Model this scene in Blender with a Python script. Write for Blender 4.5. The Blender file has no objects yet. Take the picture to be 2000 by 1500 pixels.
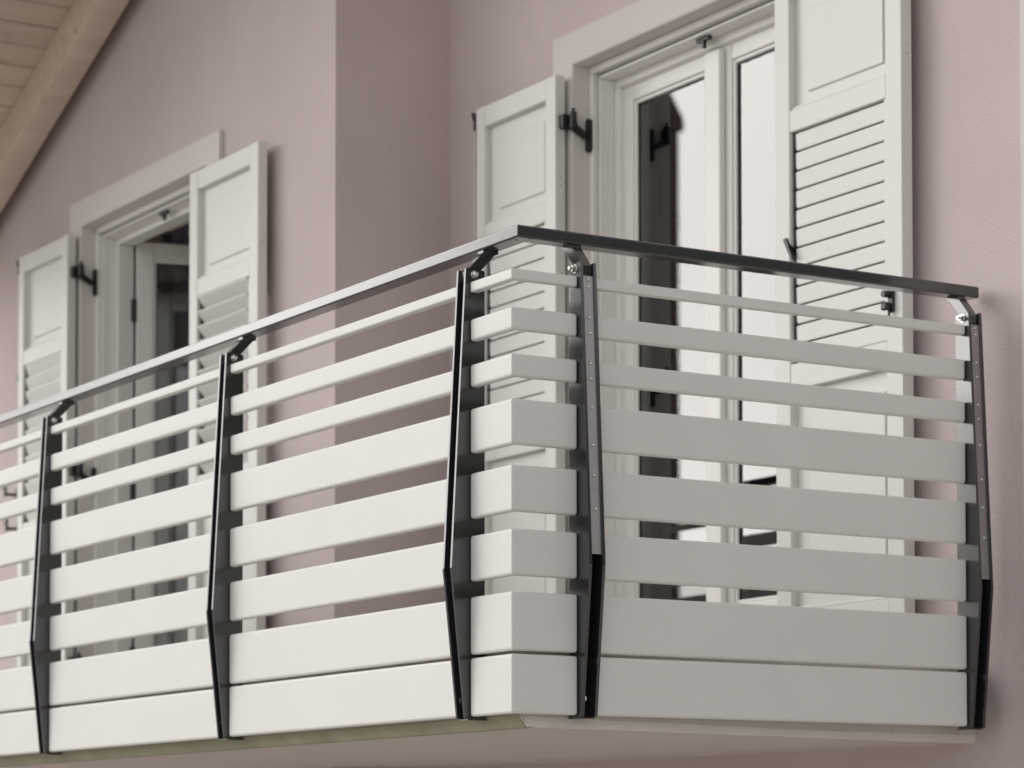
import bpy, bmesh, math, random
from mathutils import Matrix, Vector
random.seed(7)
S = bpy.context.scene
COL = S.collection

# ------------------------------------------------------------------ camera
cam = bpy.data.cameras.new("camera")
cam.sensor_fit = 'HORIZONTAL'; cam.sensor_width = 36.0
cam.lens = 5542.51 / 2000 * 36.0
cam.shift_x = -184.06 / 2000; cam.shift_y = 680.58 / 2000
cam.clip_start = 0.1; cam.clip_end = 3000
cam.dof.use_dof = True; cam.dof.focus_distance = 6.95; cam.dof.aperture_fstop = 4.9
camo = bpy.data.objects.new("camera", cam); COL.objects.link(camo)
_r = Vector((0.5365063, 0.8438941, -0.0019178)); _u = Vector((0.0367256, -0.0210778, 0.9991031)); _f = Vector((-0.8430968, 0.5360955, 0.0423008))
_m = Matrix((_r, _u, -_f)).transposed().to_4x4()
_m.translation = (6.0752, -3.58483, -0.34708)
camo.matrix_world = _m
S.camera = camo

# ------------------------------------------------------------------ sky, sun, exposure
SUN_DIR = Vector((-0.79, -0.61, 0)).normalized()       # horizontal direction towards the sun
SUN_EL = math.radians(28)
W = bpy.data.worlds.new("World"); S.world = W; W.use_nodes = True
wn = W.node_tree; wn.nodes.clear()
sky = wn.nodes.new("ShaderNodeTexSky"); sky.sky_type = 'NISHITA'; sky.sun_disc = False
sky.sun_elevation = SUN_EL
sky.sun_rotation = math.atan2(SUN_DIR.x, SUN_DIR.y)
sky.air_density = 1.0; sky.dust_density = 0.8; sky.ozone_density = 1.0
hs = wn.nodes.new("ShaderNodeHueSaturation"); hs.inputs["Saturation"].default_value = 0.10
bg = wn.nodes.new("ShaderNodeBackground"); bg.inputs["Strength"].default_value = 0.15
wo = wn.nodes.new("ShaderNodeOutputWorld")
wn.links.new(sky.outputs[0], hs.inputs["Color"]); tint = wn.nodes.new("ShaderNodeMixRGB"); tint.blend_type = 'MULTIPLY'; tint.inputs[0].default_value = 1.0
tint.inputs[2].default_value = (1.0, 0.972, 0.945, 1)      # warm white balance of a veiled sky
wn.links.new(hs.outputs[0], tint.inputs[1]); wn.links.new(tint.outputs[0], bg.inputs[0]); wn.links.new(bg.outputs[0], wo.inputs[0])

sl = bpy.data.lights.new("sun", 'SUN'); sl.energy = 0.7; sl.angle = math.radians(45); sl.color = (1.0, 0.97, 0.92)
so = bpy.data.objects.new("sun", sl); COL.objects.link(so)
_d = Vector((SUN_DIR.x * math.cos(SUN_EL), SUN_DIR.y * math.cos(SUN_EL), math.sin(SUN_EL)))
so.rotation_euler = _d.to_track_quat('Z', 'Y').to_euler()
so.location = _d * 60
S.view_settings.view_transform = 'Standard'; S.view_settings.look = 'None'
S.view_settings.gamma = 1.0; S.view_settings.use_curve_mapping = False
S.view_settings.exposure = 0.43

# ------------------------------------------------------------------ materials
def mat(name, col, rough=0.5, spec=0.5, metallic=0.0, var=0.04, vscale=3.0, bump=0.0, bscale=200.0, dirt=None, coat=0.0):
    m = bpy.data.materials.new(name); m.use_nodes = True
    nt = m.node_tree; b = nt.nodes["Principled BSDF"]
    b.inputs["Roughness"].default_value = rough; b.inputs["Metallic"].default_value = metallic
    b.inputs["Specular IOR Level"].default_value = spec
    b.inputs["Coat Weight"].default_value = coat
    b.inputs["Coat Roughness"].default_value = 0.12
    tc = nt.nodes.new("ShaderNodeTexCoord")
    n = nt.nodes.new("ShaderNodeTexNoise"); n.inputs["Scale"].default_value = vscale; n.inputs["Detail"].default_value = 6
    nt.links.new(tc.outputs["Object"], n.inputs["Vector"])
    r = nt.nodes.new("ShaderNodeValToRGB")
    r.color_ramp.elements[0].position = 0.3; r.color_ramp.elements[1].position = 0.7
    r.color_ramp.elements[0].color = tuple(c * (1 - var) for c in col) + (1,)
    r.color_ramp.elements[1].color = tuple(min(1, c * (1 + var)) for c in col) + (1,)
    nt.links.new(n.outputs[0], r.inputs[0]); last = r.outputs[0]
    if dirt:
        n2 = nt.nodes.new("ShaderNodeTexNoise"); n2.inputs["Scale"].default_value = dirt[1]; n2.inputs["Detail"].default_value = 8
        nt.links.new(tc.outputs["Object"], n2.inputs["Vector"])
        r2 = nt.nodes.new("ShaderNodeValToRGB"); r2.color_ramp.elements[0].position = dirt[2]; r2.color_ramp.elements[1].position = dirt[3]
        mx = nt.nodes.new("ShaderNodeMixRGB"); mx.inputs[2].default_value = tuple(dirt[0]) + (1,)
        nt.links.new(n2.outputs[0], r2.inputs[0]); nt.links.new(r2.outputs[0], mx.inputs[0]); nt.links.new(last, mx.inputs[1]); last = mx.outputs[0]
    nt.links.new(last, b.inputs["Base Color"])
    if bump:
        n3 = nt.nodes.new("ShaderNodeTexNoise"); n3.inputs["Scale"].default_value = bscale; n3.inputs["Detail"].default_value = 4
        nt.links.new(tc.outputs["Object"], n3.inputs["Vector"])
        bp = nt.nodes.new("ShaderNodeBump"); bp.inputs["Strength"].default_value = bump; bp.inputs["Distance"].default_value = 0.004
        nt.links.new(n3.outputs[0], bp.inputs["Height"]); nt.links.new(bp.outputs[0], b.inputs["Normal"])
    return m

M = {}
M['plaster'] = mat("mauve_plaster", (0.645, 0.556, 0.553), 0.9, 0.2, var=0.045, vscale=2.2, bump=0.9, bscale=170)
M['trim'] = mat("pale_plaster_trim", (0.72, 0.685, 0.66), 0.85, 0.25, var=0.02, vscale=2, bump=0.25, bscale=200)
M['white'] = mat("white_slat_coating", (0.79, 0.785, 0.765), 0.5, 0.3, var=0.02, vscale=2.6, bump=0.05, bscale=420)
M['shutter'] = mat("white_shutter_paint", (0.76, 0.76, 0.735), 0.45, 0.45, var=0.015, vscale=4, bump=0.05, bscale=300)
M['frame'] = mat("white_door_frame_paint", (0.87, 0.86, 0.835), 0.38, 0.5, var=0.012, vscale=3)
M['iron'] = mat("anthracite_coating", (0.028, 0.027, 0.029), 0.17, 1.0, metallic=0.05, var=0.08, vscale=30, bump=0.02, bscale=900, coat=0.45)
M['alu'] = mat("bare_aluminium", (0.42, 0.40, 0.41), 0.38, 0.5, metallic=0.8, var=0.05, vscale=20)
M['black'] = mat("black_fittings", (0.012, 0.013, 0.013), 0.4, 0.5, var=0.1, vscale=20)
M['steel'] = mat("stainless_steel", (0.80, 0.79, 0.77), 0.22, 0.5, metallic=1.0, var=0.1, vscale=60)
M['concrete'] = mat("balcony_slab_render", (0.64, 0.60, 0.56), 0.9, 0.2, var=0.05, vscale=5, bump=0.6, bscale=120, dirt=((0.33, 0.31, 0.28), 60, 0.68, 0.78))
M['edge'] = mat("pale_render", (0.80, 0.76, 0.72), 0.9, 0.2, var=0.05, vscale=9, bump=0.6, bscale=120, dirt=((0.45, 0.41, 0.37), 45, 0.70, 0.78))
M['olive'] = mat("shaded_drip_edge", (0.34, 0.33, 0.24), 0.8, 0.3, var=0.15, vscale=6, bump=0.3, bscale=90)  # dark olive carries the shade of the down-facing slab edge
M['room'] = mat("dim_room_paint", (0.72, 0.68, 0.64), 0.9, 0.2, var=0.05)
M['curtain_grey'] = mat("grey_curtain_cloth", (0.74, 0.72, 0.70), 0.9, 0.1, var=0.05)
M['curtain_lilac'] = mat("lilac_grey_curtain_cloth", (0.80, 0.77, 0.83), 0.9, 0.1, var=0.06, vscale=10)
M['stone'] = mat("brown_stone", (0.26, 0.19, 0.17), 0.9, 0.2, var=0.3, vscale=8)
M['ground'] = mat("pale_gravel", (0.52, 0.485, 0.44), 0.95, 0.2, var=0.2, vscale=0.6, bump=0.4, bscale=60)
M['hill'] = mat("wooded_hill", (0.045, 0.06, 0.035), 0.95, 0.1, var=0.5, vscale=0.08)

def wood_mat():
    m = bpy.data.materials.new("bleached_spruce_wood"); m.use_nodes = True
    nt = m.node_tree; b = nt.nodes["Principled BSDF"]; b.inputs["Roughness"].default_value = 0.7; b.inputs["Specular IOR Level"].default_value = 0.3
    tc = nt.nodes.new("ShaderNodeTexCoord"); oi = nt.nodes.new("ShaderNodeObjectInfo")
    ad = nt.nodes.new("ShaderNodeVectorMath"); ad.operation = 'ADD'
    sc = nt.nodes.new("ShaderNodeVectorMath"); sc.operation = 'SCALE'; sc.inputs["Scale"].default_value = 37.0
    cb = nt.nodes.new("ShaderNodeCombineXYZ")
    for k in range(3): nt.links.new(oi.outputs["Random"], cb.inputs[k])
    nt.links.new(cb.outputs[0], sc.inputs[0]); nt.links.new(tc.outputs["Object"], ad.inputs[0]); nt.links.new(sc.outputs[0], ad.inputs[1])
    mp = nt.nodes.new("ShaderNodeMapping"); mp.inputs["Scale"].default_value = (26, 1.6, 26)
    nt.links.new(ad.outputs[0], mp.inputs[0])
    n = nt.nodes.new("ShaderNodeTexNoise"); n.inputs["Scale"].default_value = 1.0; n.inputs["Detail"].default_value = 8; n.inputs["Distortion"].default_value = 0.6
    nt.links.new(mp.outputs[0], n.inputs["Vector"])
    r = nt.nodes.new("ShaderNodeValToRGB"); r.color_ramp.elements[0].position = 0.32; r.color_ramp.elements[1].position = 0.7
    r.color_ramp.elements[0].color = (0.55, 0.465, 0.385, 1); r.color_ramp.elements[1].color = (0.65, 0.565, 0.48, 1)
    nt.links.new(n.outputs[0], r.inputs[0])
    # knots
    mp2 = nt.nodes.new("ShaderNodeMapping"); mp2.inputs["Scale"].default_value = (9, 3.2, 9); nt.links.new(ad.outputs[0], mp2.inputs[0])
    v = nt.nodes.new("ShaderNodeTexVoronoi"); v.inputs["Scale"].default_value = 1.0; nt.links.new(mp2.outputs[0], v.inputs["Vector"])
    r2 = nt.nodes.new("ShaderNodeValToRGB"); r2.color_ramp.elements[0].position = 0.07; r2.color_ramp.elements[1].position = 0.16
    r2.color_ramp.elements[0].color = (1, 1, 1, 1); r2.color_ramp.elements[1].color = (0, 0, 0, 1)
    nt.links.new(v.outputs["Distance"], r2.inputs[0])
    mx = nt.nodes.new("ShaderNodeMixRGB"); mx.inputs[2].default_value = (0.34, 0.26, 0.19, 1)
    ml = nt.nodes.new("ShaderNodeMath"); ml.operation = 'MULTIPLY'; ml.inputs[1].default_value = 0.75
    nt.links.new(r2.outputs[0], ml.inputs[0]); nt.links.new(ml.outputs[0], mx.inputs[0]); nt.links.new(r.outputs[0], mx.inputs[1])
    # board-to-board tone
    hv = nt.nodes.new("ShaderNodeHueSaturation"); mr = nt.nodes.new("ShaderNodeMapRange"); mr.inputs[3].default_value = 0.88; mr.inputs[4].default_value = 1.1
    nt.links.new(oi.outputs["Random"], mr.inputs[0]); nt.links.new(mr.outputs[0], hv.inputs["Value"]); nt.links.new(mx.outputs[0], hv.inputs["Color"])
    nt.links.new(hv.outputs[0], b.inputs["Base Color"])
    return m
M['wood'] = wood_mat()

def glass_mat():
    m = bpy.data.materials.new("double_glazing"); m.use_nodes = True
    nt = m.node_tree; nt.nodes.clear()
    o = nt.nodes.new("ShaderNodeOutputMaterial"); mx = nt.nodes.new("ShaderNodeMixShader")
    fr = nt.nodes.new("ShaderNodeFresnel"); fr.inputs["IOR"].default_value = 2.3
    t = nt.nodes.new("ShaderNodeBsdfTransparent"); t.inputs[0].default_value = (0.88, 0.90, 0.885, 1)
    g = nt.nodes.new("ShaderNodeBsdfGlossy"); g.inputs["Roughness"].default_value = 0.0
    nt.links.new(fr.outputs[0], mx.inputs[0]); nt.links.new(t.outputs[0], mx.inputs[1]); nt.links.new(g.outputs[0], mx.inputs[2]); nt.links.new(mx.outputs[0], o.inputs[0])
    return m
M['glass'] = glass_mat()

# ------------------------------------------------------------------ helpers
def box(bm, x0, x1, y0, y1, z0, z1, bev=0.0, seg=2):
    v = [bm.verts.new(c) for c in ((x0,y0,z0),(x1,y0,z0),(x1,y1,z0),(x0,y1,z0),(x0,y0,z1),(x1,y0,z1),(x1,y1,z1),(x0,y1,z1))]
    fs = [bm.faces.new([v[i] for i in q]) for q in ((3,2,1,0),(4,5,6,7),(0,1,5,4),(1,2,6,5),(2,3,7,6),(3,0,4,7))]
    if bev:
        es = list({e for f in fs for e in f.edges})
        bmesh.ops.bevel(bm, geom=es, offset=bev, segments=seg, affect='EDGES', profile=0.5)

def prism(bm, poly, a0, a1, axis='y', bev=0.0):
    """poly: outline of (p, q); extruded along axis from a0 to a1"""
    def P(p, q, a): return {'y': (p, a, q), 'x': (a, p, q), 'z': (p, q, a)}[axis]
    A = [bm.verts.new(P(p, q, a0)) for p, q in poly]; B = [bm.verts.new(P(p, q, a1)) for p, q in poly]
    n = len(poly); fs = [bm.faces.new(A), bm.faces.new(B[::-1])]
    for i in range(n): fs.append(bm.faces.new((A[i], B[i], B[(i+1) % n], A[(i+1) % n])))
    if bev:
        es = list({e for f in fs for e in f.edges})
        bmesh.ops.bevel(bm, geom=es, offset=bev, segments=1, affect='EDGES')

def cyl(bm, c, axis, r, h, n=12, dome=0.0, r2=None):
    """closed cylinder centred on c along axis; dome rounds the + end"""
    ax = Vector(axis).normalized(); t = ax.orthogonal().normalized(); b = ax.cross(t); c = Vector(c)
    rings = [(-h/2, r), (h/2, r if r2 is None else r2)]
    if dome: rings += [(h/2 + dome*0.6, r*0.78), (h/2 + dome*0.95, r*0.35)]
    R = []
    for s, rr in rings:
        R.append([bm.verts.new(c + ax*s + (t*math.cos(2*math.pi*k/n) + b*math.sin(2*math.pi*k/n))*rr) for k in range(n)])
    for i in range(len(R)-1):
        for k in range(n): bm.faces.new((R[i][k], R[i][(k+1) % n], R[i+1][(k+1) % n], R[i+1][k]))
    bm.faces.new(R[0][::-1]); bm.faces.new(R[-1])

def rrect(d0, d1, z0, z1, r, seg=4):
    r = max(r, 0.0004); pts = []
    for cx, cz, a0 in ((d1-r, z1-r, 0), (d0+r, z1-r, 90), (d0+r, z0+r, 180), (d1-r, z0+r, 270)):
        for k in range(seg+1):
            a = math.radians(a0 + 90*k/seg); pts.append((cx + r*math.cos(a), cz + r*math.sin(a)))
    return pts

def sweep(bm, path, t, z0, z1, r, d_off=0.0, end=(True, True), er=None):
    """path: list of functions (depth, advance) -> (x, y); rounded section, rounded ends"""
    er = r if er is None else er
    secs = []
    def sec(f, adv, ins):
        return [bm.verts.new((*f(d, adv), z)) for d, z in rrect(d_off+ins, d_off+t-ins, z0+ins, z1-ins, r-ins)]
    K = 3
    first, last = path[0], path[-1]
    if end[0]:
        for k in range(K):
            a = math.radians(90*k/K); secs.append(sec(first, er*(1-math.cos(a)) if k else 0.0, er*(1-math.sin(a))))
        for_s = [sec(first, er, 0.0)]
    else: for_s = [sec(first, 0.0, 0.0)]
    secs += for_s
    for f in path[1:-1]:
        f, ins = f if isinstance(f, tuple) else (f, 0.0)
        secs.append(sec(f, 0.0, ins))
    if end[1]:
        secs.append(sec(last, -er, 0.0))
        for k in reversed(range(K)):
            a = math.radians(90*k/K); secs.append(sec(last, -(er*(1-math.cos(a)) if k else 0.0), er*(1-math.sin(a))))
    else: secs.append(sec(last, 0.0, 0.0))
    n = len(secs[0])
    for i in range(len(secs)-1):
        for k in range(n): bm.faces.new((secs[i][k], secs[i][(k+1) % n], secs[i+1][(k+1) % n], secs[i+1][k]))
    bm.faces.new(secs[0]); bm.faces.new(secs[-1][::-1])

def mesh_of(name, bm, m, smooth=None):
    bmesh.ops.recalc_face_normals(bm, faces=bm.faces[:])
    me = bpy.data.meshes.new(name); bm.to_mesh(me); bm.free(); me.materials.append(m)
    if smooth:
        for p in me.polygons: p.use_smooth = True
        me.set_sharp_from_angle(angle=math.radians(smooth))
    return me

def obj(name, data, m=None, parent=None, smooth=None, loc=None):
    """links ONE mesh object; data is a bmesh or a shared mesh"""
    me = mesh_of(name, data, m, smooth) if isinstance(data, bmesh.types.BMesh) else data
    o = bpy.data.objects.new(name, me); COL.objects.link(o)
    if parent: o.parent = parent
    if loc: o.location = loc
    return o

def thing(name, label, cat, loc=(0,0,0), rotz=0.0, group=None):
    o = bpy.data.objects.new(name, None); COL.objects.link(o); o.empty_display_size = 0.2
    o.location = loc; o.rotation_euler = (0, 0, rotz); o['label'] = label; o['category'] = cat
    if group: o['group'] = group
    return o

NB = bmesh.new

# ------------------------------------------------------------------ ground and hills
GZ = -1.95
bm = NB()
bmesh.ops.create_circle(bm, cap_ends=True, segments=64, radius=900)
g = obj("ground", bm, M['ground'], loc=(0, 0, GZ)); g['kind'] = 'structure'

bm = NB(); N = 220; prev = None; ring = []
rh = [random.random() for _ in range(400)]
def hn(a, k): return 0.5 + 0.5*math.sin(a*k + rh[k]*6.28)
for i in range(N):
    a = 2*math.pi*i/N
    h = 66*math.exp(-((math.atan2(math.sin(a-.5), math.cos(a-.5)))/.55)**2) + 13 + 6*hn(a, 3) + 4*hn(a, 7) + 2.0*hn(a, 19) + 2.4*rh[i]
    col = []
    for rr, zz in ((230, -0.5), (255, h*0.5), (300, h), (380, -1)):
        col.append(bm.verts.new((rr*math.cos(a), rr*math.sin(a), zz + (rh[(i*7) % 400]-.5)*2*(zz > 0))))
    ring.append(col)
for i in range(N):
    A, B = ring[i], ring[(i+1) % N]
    for k in range(3): bm.faces.new((A[k], B[k], B[k+1], A[k+1]))
g = obj("hills", bm, M['hill'], loc=(0, 0, GZ)); g['kind'] = 'structure'

# ------------------------------------------------------------------ the house
XR = -3.135            # return of the wall between the two doors
YL, YR = 1.102, 1.58   # left (forward) and right (set back) wall planes
FLOOR = 0.18; HEAD = 2.396
XW = -7.2              # side wall of the forward wing
RS = 0.405             # roof slope
def beam_z(x): return 3.226 + RS*(x + 4.906)
RIDGE = -1.2
def soffit_z(x): return beam_z(x if x < RIDGE else 2*RIDGE - x) + 0.195
house = thing("house", "mauve rendered house behind the balcony with pale door surrounds and timber eaves", "house", (0, YL, GZ))
house.matrix_basis = Matrix.Translation((0, 0, 0))

LO = (-5.537, -4.231); RO = (-2.230, -0.924)
bm = NB()   # forward wall with its return
prism(bm, [(XW, GZ-.1), (LO[0], GZ-.1), (LO[0], soffit_z(LO[0])+.03), (XW, soffit_z(XW)+.03)], YL, YL+.36)
prism(bm, [(LO[0], HEAD), (LO[1], HEAD), (LO[1], soffit_z(LO[1])+.03), (LO[0], soffit_z(LO[0])+.03)], YL, YL+.36)
prism(bm, [(LO[0], GZ-.1), (LO[1], GZ-.1), (LO[1], FLOOR), (LO[0], FLOOR)], YL, YL+.36)
prism(bm, [(LO[1], GZ-.1), (XR, GZ-.1), (XR, soffit_z(XR)+.03), (LO[1], soffit_z(LO[1])+.03)], YL, YL+1.0)
obj("wall", bm, M['plaster'], house)
bm = NB()   # set-back wall
def rtop(x): return soffit_z(x)+.03
prism(bm, [(XR, GZ-.1), (RO[0], GZ-.1), (RO[0], rtop(RO[0])), (XR, rtop(XR))], YR, YR+.36)
prism(bm, [(RO[0], HEAD), (RO[1], HEAD), (RO[1], rtop(RO[1])), (RIDGE, rtop(RIDGE)), (RO[0], rtop(RO[0]))], YR, YR+.36)
prism(bm, [(RO[0], GZ-.1), (RO[1], GZ-.1), (RO[1], FLOOR), (RO[0], FLOOR)], YR, YR+.36)
prism(bm, [(RO[1], GZ-.1), (0.36, GZ-.1), (0.36, rtop(0.36)), (RO[1], rtop(RO[1]))], YR, YR+.36)
obj("wall", bm, M['plaster'], house)
# pale plaster band at the right edge of the set-back wall
bm = NB(); prism(bm, [(.128, YR-.001), (.128, YR-.02), (.38, YR-.02), (.38, YR+.3), (.361, YR+.3), (.361, YR-.001)], GZ, 3.9, axis='z')
obj("corner_trim", bm, M['trim'], house)

def surround(x0, x1, yw):
    bm = NB(); w = .127; h = .112; y0 = yw-.02; y1 = yw+.066
    b0 = FLOOR+.002
    prism(bm, [(x0-w, b0), (x0, b0), (x0, HEAD), (x1, HEAD), (x1, b0), (x1+w, b0), (x1+w, HEAD+h), (x0-w, HEAD+h)], y0, yw-.001)
    # plastered reveal skin
    for a, b in ((x0-.001, x0+.004), (x1-.004, x1+.001)): box(bm, a, b, y0+.002, y1, b0, HEAD)
    box(bm, x0+.005, x1-.005, y0+.002, y1, HEAD-.004, HEAD+.001)
    return obj("door_surround", bm, M['trim'], house)
surround(*LO, YL); surround(*RO, YR)

# roof: deck, rafter, soffit boards
bm = NB()
Y0R, Y1R = -0.22, 4.2
prism(bm, [(XW+.0, soffit_z(XW)+.022), (RIDGE, soffit_z(RIDGE)+.022), (1.5, soffit_z(1.5)+.022), (1.5, soffit_z(1.5)+.25), (RIDGE, soffit_z(RIDGE)+.25), (XW, soffit_z(XW)+.25)], Y0R, Y1R)
roof = obj("roof", bm, M['wood'], house)
ang = math.atan(RS)
# rafter along the verge wall
L0 = (RIDGE-.02 - (XW+.02))/math.cos(ang)
bm = NB(); box(bm, 0, L0, -.12, 0, 0, .18, .006, 2)
rf = obj("rafter", bm, M['wood'], roof, smooth=40); rf.location = (XW+.02, YL-.06, beam_z(XW+.02)); rf.rotation_euler = (0, -ang, 0)
# soffit boards run across the slope (along y)
BW = 0.146
bm = NB(); box(bm, 0.003, BW-.003, Y0R+.01, YL-.002, 0.0, .02, .004, 1)
bme = mesh_of("soffit_board", bm, M['wood'])
nb = int(L0/BW)
for i in range(nb):
    o = obj("soffit_board", bme, parent=roof)
    x = XW + .02 + i*BW*math.cos(ang)
    o.location = (x, 0, soffit_z(x) + random.uniform(-.0015, .0015)); o.rotation_euler = (0, -ang, 0)

# balcony slab
bm = NB()
XS = -6.09
def ring4(z, xf, xb, yf, xl=XS): return [bm.verts.new(c) for c in ((xl, yf, z), (xf, yf, z), (xb, YR, z), (XR, YR, z), (XR, YL, z), (xl, YL, z))]
R0 = ring4(FLOOR, -.046, -.090, .052); R1 = ring4(-.002, -.046, -.100, .052)
R2 = [bm.verts.new(c) for c in ((XS, .072, -.028), (-.052, .072, -.029), (-.110, YR, -.041), (XR, YR, -.036), (XR, YL, -.033), (XS, YL, -.033))]
bm.faces.new(R0)
for A, B in ((R0, R1), (R1, R2)):
    for k in range(6): bm.faces.new((A[k], A[(k+1) % 6], B[(k+1) % 6], B[k]))
bm.faces.new(R2[::-1])
slab = obj("balcony_slab", bm, M['concrete'], house)
bm = NB()   # pale rendered edge of the slab on the short side
v = [bm.verts.new(c) for c in ((-.044, .0535, .02), (-.098, YR-.001, .02), (-.108, YR-.001, -.0415), (-.050, .0735, -.0295), (-.060, .0735, -.0305), (-.118, YR-.001, -.0425), (-.108, YR-.001, .02), (-.054, .0535, .02))]
for q in ((0,1,2,3), (3,2,5,4), (4,5,6,7), (7,6,1,0), (0,3,4,7), (1,6,5,2)): bm.faces.new([v[i] for i in q])
obj("slab_edge", bm, M['edge'], slab)
bm = NB()   # drip edge under the long front only, shade of the slanted underside in its colour
prism(bm, [(.0495, .0), (.0515, .0), (.0715, -.029), (.092, -.030), (.092, -.033), (.069, -.0315)], XS+.01, -.054, axis='x')
obj("drip_edge", bm, M['olive'], slab)

# rooms behind the doors
def room(x0, x1, yw, depth=3.0):
    bm = NB(); y0 = yw+.365; z0, z1 = FLOOR-.05, 2.75
    xa, xb = x0-.25, x1+.25
    for q in (((xa,y0,z0),(xb,y0,z0),(xb,y0+depth,z0),(xa,y0+depth,z0)), ((xa,y0,z1),(xb,y0,z1),(xb,y0+depth,z1),(xa,y0+depth,z1)),
              ((xa,y0,z0),(xa,y0+depth,z0),(xa,y0+depth,z1),(xa,y0,z1)), ((xb,y0,z0),(xb,y0+depth,z0),(xb,y0+depth,z1),(xb,y0,z1)),
              ((xa,y0+depth,z0),(xb,y0+depth,z0),(xb,y0+depth,z1),(xa,y0+depth,z1))):
        bm.faces.new([bm.verts.new(c) for c in q])
    obj("room_shell", bm, M['room'], house)
room(*LO, YL); room(XR+.4, RO[1], YR)

# far unseen stone block, added to mirror as a dark band in the door glass
tw = thing("added_tower", "unseen brown stone block with pointed roof, added to darken a band in the closed balcony door glass", "added_tower", (-123, -74.9, GZ))
bm = NB(); box(bm, -3, 3, -3, 3, 0, 40.5, .15, 1); tb = obj("wall", bm, M['stone'], tw)
bm = NB(); box(bm, -3.25, 3.25, -3.15, 3.25, 40.52, 41.2, .1, 1); obj("cornice", bm, M['stone'], tw)
for yy in (-1.4, 1.4):
    for zz in (33, 24, 14):
        bm = NB(); box(bm, 2.97, 3.04, yy-.45, yy+.45, zz, zz+2.2, .02, 1); obj("window_slot", bm, M['black'], tb)
bm = NB(); ap = bm.verts.new((0, 0, 50.5)); q = [bm.verts.new((x, y, 41.22)) for x, y in ((-3.2,-3.1),(3.2,-3.1),(3.2,3.2),(-3.2,3.2))]
bm.faces.new(q[::-1])
for i in range(4): bm.faces.new((q[i], q[(i+1) % 4], ap))
obj("roof", bm, M['stone'], tw)

# ------------------------------------------------------------------ balcony doors (parts of the house)
def leaf_mesh(w, z0, z1, st=.075, bot=.25):
    """frame of a glazed leaf in local x 0..w, front face y=0, thickness .06"""
    bm = NB(); T = .06
    box(bm, 0, st, 0, T, z0, z1, .005, 2); box(bm, w-st, w, 0, T, z0, z1, .005, 2)
    box(bm, st+.0005, w-st-.0005, 0.001, T-.001, z1-st, z1-.001, .005, 2); box(bm, st+.0005, w-st-.0005, .001, T-.001, z0+.001, z0+bot, .005, 2)
    b = .013                                           # glazing beads
    gx0, gx1, gz0, gz1 = st, w-st, z0+bot, z1-st
    box(bm, gx0+.0003, gx0+b, .008, .05, gz0+.0005, gz1-.0005, .003, 1); box(bm, gx1-b, gx1-.0003, .008, .05, gz0+.0005, gz1-.0005, .003, 1)
    box(bm, gx0+b+.0005, gx1-b-.0005, .008, .05, gz1-b, gz1-.0004, .003, 1); box(bm, gx0+b+.0005, gx1-b-.0005, .008, .05, gz0+.0004, gz0+b, .003, 1)
    pane = NB(); box(pane, gx0+b-.003, gx1-b+.003, .020, .026, gz0+b-.003, gz1-b+.003)
    gas = NB()
    for a in ((gx0+b-.001, gx0+b+.006, gz0+b, gz1-b), (gx1-b-.006, gx1-b+.001, gz0+b, gz1-b)): box(gas, a[0], a[1], .0165, .0195, a[2], a[3])
    box(gas, gx0+b+.0065, gx1-b-.0065, .0165, .0195, gz1-b-.006, gz1-b+.001)
    return bm, pane, gas

def balcony_door(x0, x1, yw, open_l=None, open_r=None):
    F0 = yw + .045
    bm = NB(); z0 = FLOOR+.003; hd = HEAD-.005; e = .005
    def bars(a, b, ya, yb, bev):   # jambs and head between insets a and b
        box(bm, x0+e+a, x0+b, ya, yb, z0, hd-b+e-.0005, bev, 2); box(bm, x1-b, x1-e-a, ya, yb, z0, hd-b+e-.0005, bev, 2)
        box(bm, x0+e+a, x1-e-a, ya, yb, hd-b+e, hd-a, bev, 2)
    bars(0, .031, F0, F0+.055, .004)
    bars(.0315, .037, F0+.026, F0+.055, .0)
    bars(.0375, .051, F0+.018, F0+.0775, .003)
    bars(0, .0795, F0+.078, F0+.150, .003)
    box(bm, x0+.083, x1-.083, F0+.03, F0+.15, z0-.002, z0+.026, .004, 1)
    df = obj("balcony_door", bm, M['frame'], house)
    F1 = F0 + .100
    zl0, zl1 = z0+.030, hd-.055
    w = (x1-x0)/2 - .058
    for side, op in ((0, open_l), (1, open_r)):
        lf, pn, gs = leaf_mesh(w, zl0, zl1)
        hx = x0+.057 if side == 0 else x1-.057
        for nm, b_, mm, sm in (("leaf_frame", lf, M['frame'], 35), ("glass_pane", pn, M['glass'], None), ("pane_gasket", gs, M['black'], None)):
            if op is None:                              # closed leaf: the rebate lies behind the frame
                o = obj(nm, b_, mm, df); o.location = (hx if side == 0 else hx-w, F1, 0)
            else:
                o = obj(nm, b_, mm, df)
                if side == 0: o.location = (hx+.036, F0+.158, 0); o.rotation_euler = (0, 0, op)
                else: o.location = (hx-.036, F0+.158, 0); o.rotation_euler = (0, 0, math.pi-op); o.scale = (1, -1, 1)
    cx = (x0+x1)/2
    if open_l is None:
        a = NB(); box(a, cx-.048, cx+.046, F1-.026, F1-.0015, zl0+.02, hd-.084, .008, 3)
        obj("cover_strip", a, M['frame'], df)
    # shutter stop under the head
    bm = NB(); zt = hd-.0465
    box(bm, cx-.035, cx+.035, F0+.036, F0+.052, zt-.012, zt-.0005); box(bm, cx-.004, cx+.006, F0+.038, F0+.050, zt-.036, zt-.0125)
    obj("shutter_stop", bm, M['black'], df)
    if open_l is not None:
        bm = NB(); cyl(bm, (0, 0, 0), (0, 0, 1), .013, .10, 10); me = mesh_of("leaf_hinge", bm, M['black'], 40)
        for z in (2.03, 1.25, .5): obj("leaf_hinge", me, parent=df, loc=(x0+.083, F0+.150, z))
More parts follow.
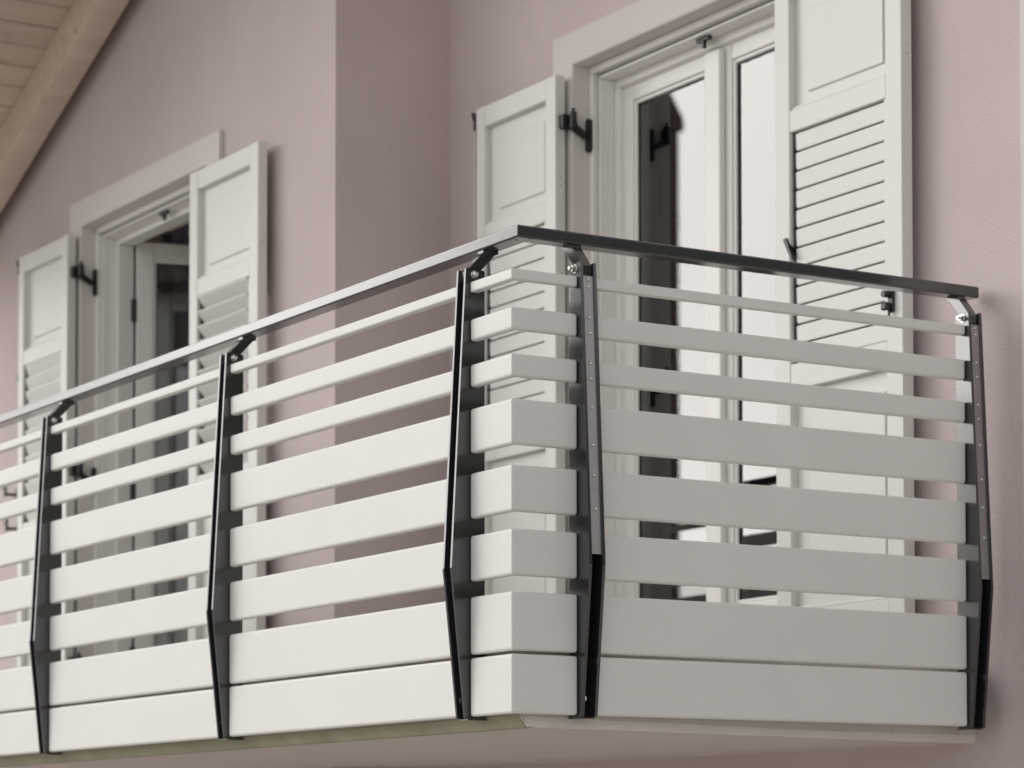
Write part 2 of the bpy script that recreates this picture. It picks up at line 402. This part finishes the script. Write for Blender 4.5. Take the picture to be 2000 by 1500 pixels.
balcony_door(*LO, YL, math.radians(76), math.radians(82))
balcony_door(*RO, YR)

def curtain(x0, x1, oy, z0, z1, amp, folds, m, label, rot=0.0):
    bm = NB(); n = folds*10; rows = []; ox = x0; x1 -= x0; x0 = 0; y = 0
    for zz in (z0, (z0+z1)/2, z1):
        row = []
        for i in range(n+1):
            s = i/n; ph = s*folds*2*math.pi
            a = amp*(0.7+0.3*math.sin(s*9.1+1.3)) * (1.15 if zz == z0 else 1.0)
            row.append(bm.verts.new((x0+(x1-x0)*s + .008*math.sin(ph*.5+zz), y + a*math.sin(ph + .6*math.sin(s*13)), zz)))
        rows.append(row)
    for A, B in zip(rows, rows[1:]):
        for i in range(n): bm.faces.new((A[i], A[i+1], B[i+1], B[i]))
    ext = bmesh.ops.solidify(bm, geom=bm.faces[:], thickness=.003)
    o = obj('curtain', bm, m, smooth=60); o['label'] = label; o['category'] = 'curtain'; o.location = (ox, oy, 0); o.rotation_euler = (0, 0, rot)
    return o
curtain(-2.17, -1.985, YR+.262, FLOOR+.03, 2.38, .018, 4, M['curtain_grey'], "dark grey curtain folds behind the closed right balcony door glass")
curtain(-5.70, -4.95, YL+.43, FLOOR+.03, 2.5, .04, 8, M['curtain_lilac'], "lilac grey curtain hanging inside the open left balcony door", math.radians(62))

# ------------------------------------------------------------------ shutters
def shutter(x0, x1, yf, label, mode, rod=None, hinge_side=None, knob=False):
    """open shutter lying along the wall, front face on y=yf, thickness .04; origin at the lower left front corner"""
    t = thing("shutter", label, "shutter", (x0, yf, 0.24), 0, "white window shutters folded open")
    w = x1-x0; Z = 0.24
    def z(a): return a-Z
    ls, rs = (.075, .074) if w > .6 else (.060, .068)
    T = .04
    bm = NB()
    top, bot = 2.356, .24
    box(bm, 0, ls, 0, T, 0, z(top), .003, 2); box(bm, w-rs, w, 0, T, 0, z(top), .003, 2)
    for a, b in ((2.28, 2.355), (1.853, 1.92), (1.060, 1.139), (.241, .386)):
        box(bm, ls+.0006, w-rs-.0006, .0012, T-.001, z(a), z(b), .003, 2)
    # inner bead round the louvre opening
    il, ir = ls+.0006, w-rs-.0006
    box(bm, il, il+.002, .004, T-.003, z(1.1395), z(1.8525)); box(bm, ir-.014, ir, .004, T-.003, z(1.1395), z(1.8525), .002, 1)
    obj("shutter_frame", bm, M['shutter'], t)
    for a, b in ((1.92, 2.28), (.386, 1.06)):
        bm = NB()
        box(bm, il, ir, .026, .036, z(a)+.0004, z(b)-.0004)
        m_ = .048
        box(bm, il+m_+.018, ir-m_+.012, .0205, .0262, z(a)+m_, z(b)-m_-.012, .0035, 1)
        # ovolo moulding on the three sides
        box(bm, ir-.011, ir-.0003, .008, .0258, z(a)+.001, z(b)-.001, .004, 2)
        box(bm, il+.0003, ir-.0115, .010, .0258, z(a)+.0006, z(a)+.012, .004, 2)
        obj("raised_panel", bm, M['shutter'], t)
    # louvre slats
    lo, hi = 1.141, 1.851
    lx0, lx1 = il+.0185, ir-.0165
    n = 12; pitch = (hi-lo)/n
    ln, tilt = {'shut': (.0488, math.radians(1.5)), 'ajar': (.060, math.radians(17)), 'tilt': (.064, math.radians(36))}[mode]
    bm = NB()
    prism(bm, [(-.004, -ln/2), (-.0015, -ln/2-.003), (.0025, -ln/2-.002), (.004, -ln/2+.002), (.004, ln/2), (.001, ln/2+.003), (-.0025, ln/2+.002), (-.004, ln/2-.002)], 0, lx1-lx0, axis='x')
    me = mesh_of("louvre_slat", bm, M['shutter'])
    for i in range(n):
        o = obj("louvre_slat", me, parent=t)
        zc = hi-pitch*(i+.5)
        o.location = (lx0, .017, z(zc)); o.rotation_euler = (-tilt, 0, 0)
        o.rotation_euler = (tilt + random.uniform(-.008, .008), 0, 0)
    # pivot pins; black bar is operating rod plus the shaded gap beside the slats
    bm = NB(); box(bm, il+.0024, il+.0178, .013, .032, z(1.142), z(1.85))
    rod_ = obj("louvre_rod_gap", bm, M['black'], t)
    bm = NB(); cyl(bm, (0, 0, 0), (1, 0, 0), .006, .006, 8); me = mesh_of("rod_pin", bm, M['black'])
    for i in range(n): obj("rod_pin", me, parent=rod_, loc=(il+.0150, .0115, z(hi-pitch*(i+1)+.003)))
    if mode == 'shut' and knob:
        bm = NB()
        prism(bm, [(-.006, 0), (.004, 0), (-.028, .066), (-.044, .064)], -.012, .006, axis='y')
        o = obj("louvre_lever", bm, M['black'], t); o.location = (il+.018, 0.004, z(1.463))
    if rod:
        bm = NB()
        cyl(bm, (-.014, .012, z(1.29)), (0, 0, 1), .0065, 2.06, 10)
        for zz in (2.30, 1.81, 1.05, .42):
            box(bm, -.024, .002, .001, .028, z(zz-.017), z(zz+.017), .003, 1)
        prism(bm, [(-.024, z(2.318)), (.0, z(2.318)), (-.012, z(2.335)), (-.034, z(2.352)), (-.036, z(2.345))], .0, .02)
        obj("locking_rod", bm, M['black'], t, smooth=40)
        bm = NB(); box(bm, -.036, -.0215, .012, T, 0.0, z(2.30), .002, 1)
        obj("rebate_strip", bm, M['shutter'], t)
    if hinge_side == 'right':
        for hz in (2.19, 1.32, .48):
            bm = NB()
            box(bm, w-.006, w+.028, -.004+.018, .050, z(hz-.024), z(hz+.024), .003, 1)
            cyl(bm, (w+.044, .046, z(hz+.004)), (0, 0, 1), .013, .05, 12)
            cyl(bm, (w+.044, .046, z(hz+.034)), (0, 0, 1), .006, .02, 8)
            box(bm, w+.024, w+.056, .034, .058, z(hz-.030), z(hz-.006), .003, 1)
            prism(bm, [(.050, z(hz-.036)), (.094, z(hz-.058)), (.108, z(hz-.040)), (.096, z(hz-.036)), (.060, z(hz-.014))], w+.034, w+.050, axis='x')
            prism(bm, [(w+.030, z(hz-.095)), (w+.043, z(hz-.103)), (w+.056, z(hz-.095)), (w+.056, z(hz+.008)), (w+.043, z(hz+.016)), (w+.030, z(hz+.008))], .104, .116)
            obj("hinge", bm, M['black'], t, smooth=40)
    if knob:
        bm = NB(); kx, kz = w-.045, z(1.257)
        box(bm, kx-.014, kx+.012, -.010, -.001, kz-.040, kz+.046, .003, 1)
        cyl(bm, (kx-.004, -.022, kz+.012), (0, -1, 0), .010, .024, 10)
        box(bm, kx-.022, kx+.006, -.030, -.0105, kz-.034, kz-.012, .004, 1)
        prism(bm, [(kx-.008, kz-.075), (kx-.003, kz-.075), (kx+.001, kz-.034), (kx-.004, kz-.034)], -.016, -.010)
        obj("shutter_catch", bm, M['black'], t)
    # screw caps on the visible edge
    for zz in (2.0, 1.97):
        bm = NB(); cyl(bm, (w+.0005, .02, z(zz)), (1, 0, 0), .004, .002, 8, dome=.002)
        obj("screw_cap", bm, M['steel'], t)
    return t
shutter(-6.139, -5.553, YL-.075, "narrow white louvred shutter at far left, beside the left edge of the open door", 'ajar', rod=True, hinge_side='right')
shutter(-4.262, -3.633, YL-.075, "white shutter with tilted open louvres, on the wall right of the open door", 'tilt')
shutter(-2.804, -2.251, YR-.075, "white shutter with black locking rod on its left edge, left of the closed door", 'shut', rod=True, hinge_side='right')
shutter(-0.955, -0.330, YR-.075, "tall white shutter with closed louvres and black lever, right of the closed door", 'shut', knob=True)

# small shutter holders screwed to the wall left of the far-left shutter
for (x, z_), lab in (((-6.33, 1.30), "upper black shutter holder on the wall beside the far left shutter"), ((-6.31, 1.14), "lower black shutter holder on the wall beside the far left shutter")):
    bm = NB()
    box(bm, -.02, .02, -.008, 0, -.03, .03, .002, 1); cyl(bm, (0, -.035, 0), (0, 1, 0), .007, .055, 8); box(bm, -.012, .012, -.066, -.056, -.012, .045, .003, 1); box(bm, -.035, -.0125, -.064, -.057, .02, .036, .002, 1)
    o = obj("shutter_holder", bm, M['black'], loc=(x, YL-.0005, z_)); o['label'] = lab; o['category'] = 'shutter holder'; o['group'] = 'shutter holders on the left wall'

# ------------------------------------------------------------------ balcony railing
rail = thing("balcony_railing", "balcony railing of white horizontal slats on angled anthracite posts with a flat handrail", "railing", (0, 0, 0))
SL = [(1.0895, 1.1168), (.963, 1.0201), (.8446, .9028), (.6744, .7889), (.5063, .6230), (.3454, .4623), (.1576, .3056), (0, .1493)]
X1, LB, NPOST = -.212, 1.4495, 5
Y2, DE = .196, 1.4656
PW = .048
TS = .025
for z0, z1 in SL:
    r = .0045 if z1-z0 < .04 else .0075
    bm = NB()   # mitred corner piece
    sweep(bm, [lambda d, a: (X1+.0015+a, d), lambda d, a: (-d-.0016, d), (lambda d, a: (-d, d), .0011), lambda d, a: (-d, d+.0016), lambda d, a: (-d, Y2-.0015+a)], TS, z0, z1, r)
    o = obj("slat", bm, M['white'], rail); o['label'] = "short mitred slat turning the balcony corner"
    bm = NB()   # side run
    sweep(bm, [lambda d, a: (-d, Y2+PW+.0015+a), lambda d, a: (-d, DE-.0015+a)], TS, z0, z1, r)
    obj("slat", bm, M['white'], rail)
    bm = NB()   # one bay of the long run, shared
    sweep(bm, [lambda d, a: (.0015+a, d), lambda d, a: (LB-PW-.0015+a, d)], TS, z0, z1, r)
    me = mesh_of("slat", bm, M['white'])
    for k in range(NPOST-1):
        o = obj("slat", me, parent=rail); o.location = (X1-(k+1)*LB, random.uniform(-.0006, .0006), random.uniform(-.0009, .0009))
# handrail
RO_, RW = .0416, .052
bm = NB()
sweep(bm, [lambda d, a: (XS+a, d), lambda d, a: (-d, d), lambda d, a: (-d, 1.5505+a)], RW, 1.2077, 1.24, .0045, d_off=RO_, end=(True, True), er=.0045)
hr = obj("handrail", bm, M['iron'], rail)
for x, y in ((-.085, .062), (-.062, .088)):
    bm = NB(); cyl(bm, (x, y, 1.2065), (0, 0, -1), .004, .003, 8, dome=.0015)
    obj("handrail_screw", bm, M['steel'], hr)

# one post: local outward direction is -y, centred on x=0
hw = PW/2; tp = .0085
def post_meshes():
    P = {}
    prof = [(-.0105, 1.153), (-.0525, .379), (-.013, -.005), (.045, -.005), (.045, 1.150)]
    bm = NB()
    prism(bm, prof, -hw, -hw+tp, axis='x', bev=.0006); prism(bm, prof, hw-tp, hw, axis='x', bev=.0006)
    P['post'] = mesh_of("post", bm, M['iron'])
    iw = hw-tp-.0004
    bm = NB()   # slanted fixing strip between the plates, above the knee
    def fy(z): return -.0105 - (.042)*(1.153-z)/(1.153-.379) + .004
    prism(bm, [(fy(1.118), 1.118), (fy(1.118)+.003, 1.1185), (fy(.415)+.003, .408), (fy(.405), .405)], -iw, iw, axis='x')
    P['fixing_strip'] = mesh_of("fixing_strip", bm, M['alu'])
    bm = NB(); box(bm, -iw, iw, .034, .037, 0, 1.10)
    P['back_plate'] = mesh_of("back_plate", bm, M['iron'])
    bm = NB(); box(bm, -hw+.001, hw-.001, -.004, .052, -.0085, -.0055)
    P['foot_plate'] = mesh_of("foot_plate", bm, M['iron'])
    bm = NB()   # cranked strut carrying the handrail
    prism(bm, [(-.002, 1.122), (-.004, 1.146), (.046, 1.2005), (.046, 1.2075), (.092, 1.2075), (.092, 1.2005), (.0795, 1.196), (.030, 1.143), (.028, 1.122)], -iw+.001, iw-.001, axis='x', bev=.0006)
    P['strut'] = mesh_of("strut", bm, M['iron'])
    bm = NB()
    cyl(bm, (hw+.003, .014, 1.138), (1, 0, 0), .0088, .006, 14, dome=.006)
    cyl(bm, (hw+.0006, .014, 1.138), (1, 0, 0), .0105, .0012, 14)
    P['bolt'] = mesh_of("bolt", bm, M['steel'], 35)
    bm = NB()
    cyl(bm, (-hw-.0006, .014, 1.138), (1, 0, 0), .0115, .0012, 14)
    cyl(bm, (-hw-.006, .014, 1.138), (1, 0, 0), .0088, .009, 6)
    cyl(bm, (-hw-.0135, .014, 1.138), (1, 0, 0), .005, .012, 8)
    P['nut'] = mesh_of("nut", bm, M['steel'], 35)
    bm = NB(); cyl(bm, (0, 0, 0), (0, -1, 0), .0044, .002, 10, dome=.0034)
    P['rivet'] = mesh_of("rivet", bm, M['steel'], 40)
    bm = NB(); cyl(bm, (0, 0, 0), (0, -1, 0), .0085, .004, 10, dome=.004); cyl(bm, (0, .017, 0), (0, -1, 0), .004, .031, 8)
    P['anchor_screw'] = mesh_of("anchor_screw", bm, M['steel'], 40)
    return P, fy
PM, fy = post_meshes()
RIV = [1.109, 1.0905, 1.011, .971, .893, .853, .779, .683, .605, .520]
def post(x, y, rz):
    p = obj("post", PM['post'], parent=rail); p.location = (x, y, 0); p.rotation_euler = (0, 0, rz)
    for k in ('back_plate', 'foot_plate', 'strut', 'bolt', 'nut') + (('fixing_strip',) if rz else ()): obj(k, PM[k], parent=p)
    for i, z in enumerate(RIV if rz else ()):
        o = obj("rivet", PM['rivet'], parent=p); o.location = (random.uniform(-.001, .001), fy(z)-.001, z)
    for z in (.138, .043):
        o = obj("anchor_screw", PM['anchor_screw'], parent=p); o.location = (-.004, .004, z)
for k in range(NPOST): post(X1-k*LB-hw, 0, 0)
post(0, Y2+hw, math.pi/2); post(0, DE+hw, math.pi/2)

S.cycles.max_bounces = 10; S.cycles.diffuse_bounces = 6; S.cycles.glossy_bounces = 5; S.cycles.transparent_max_bounces = 12
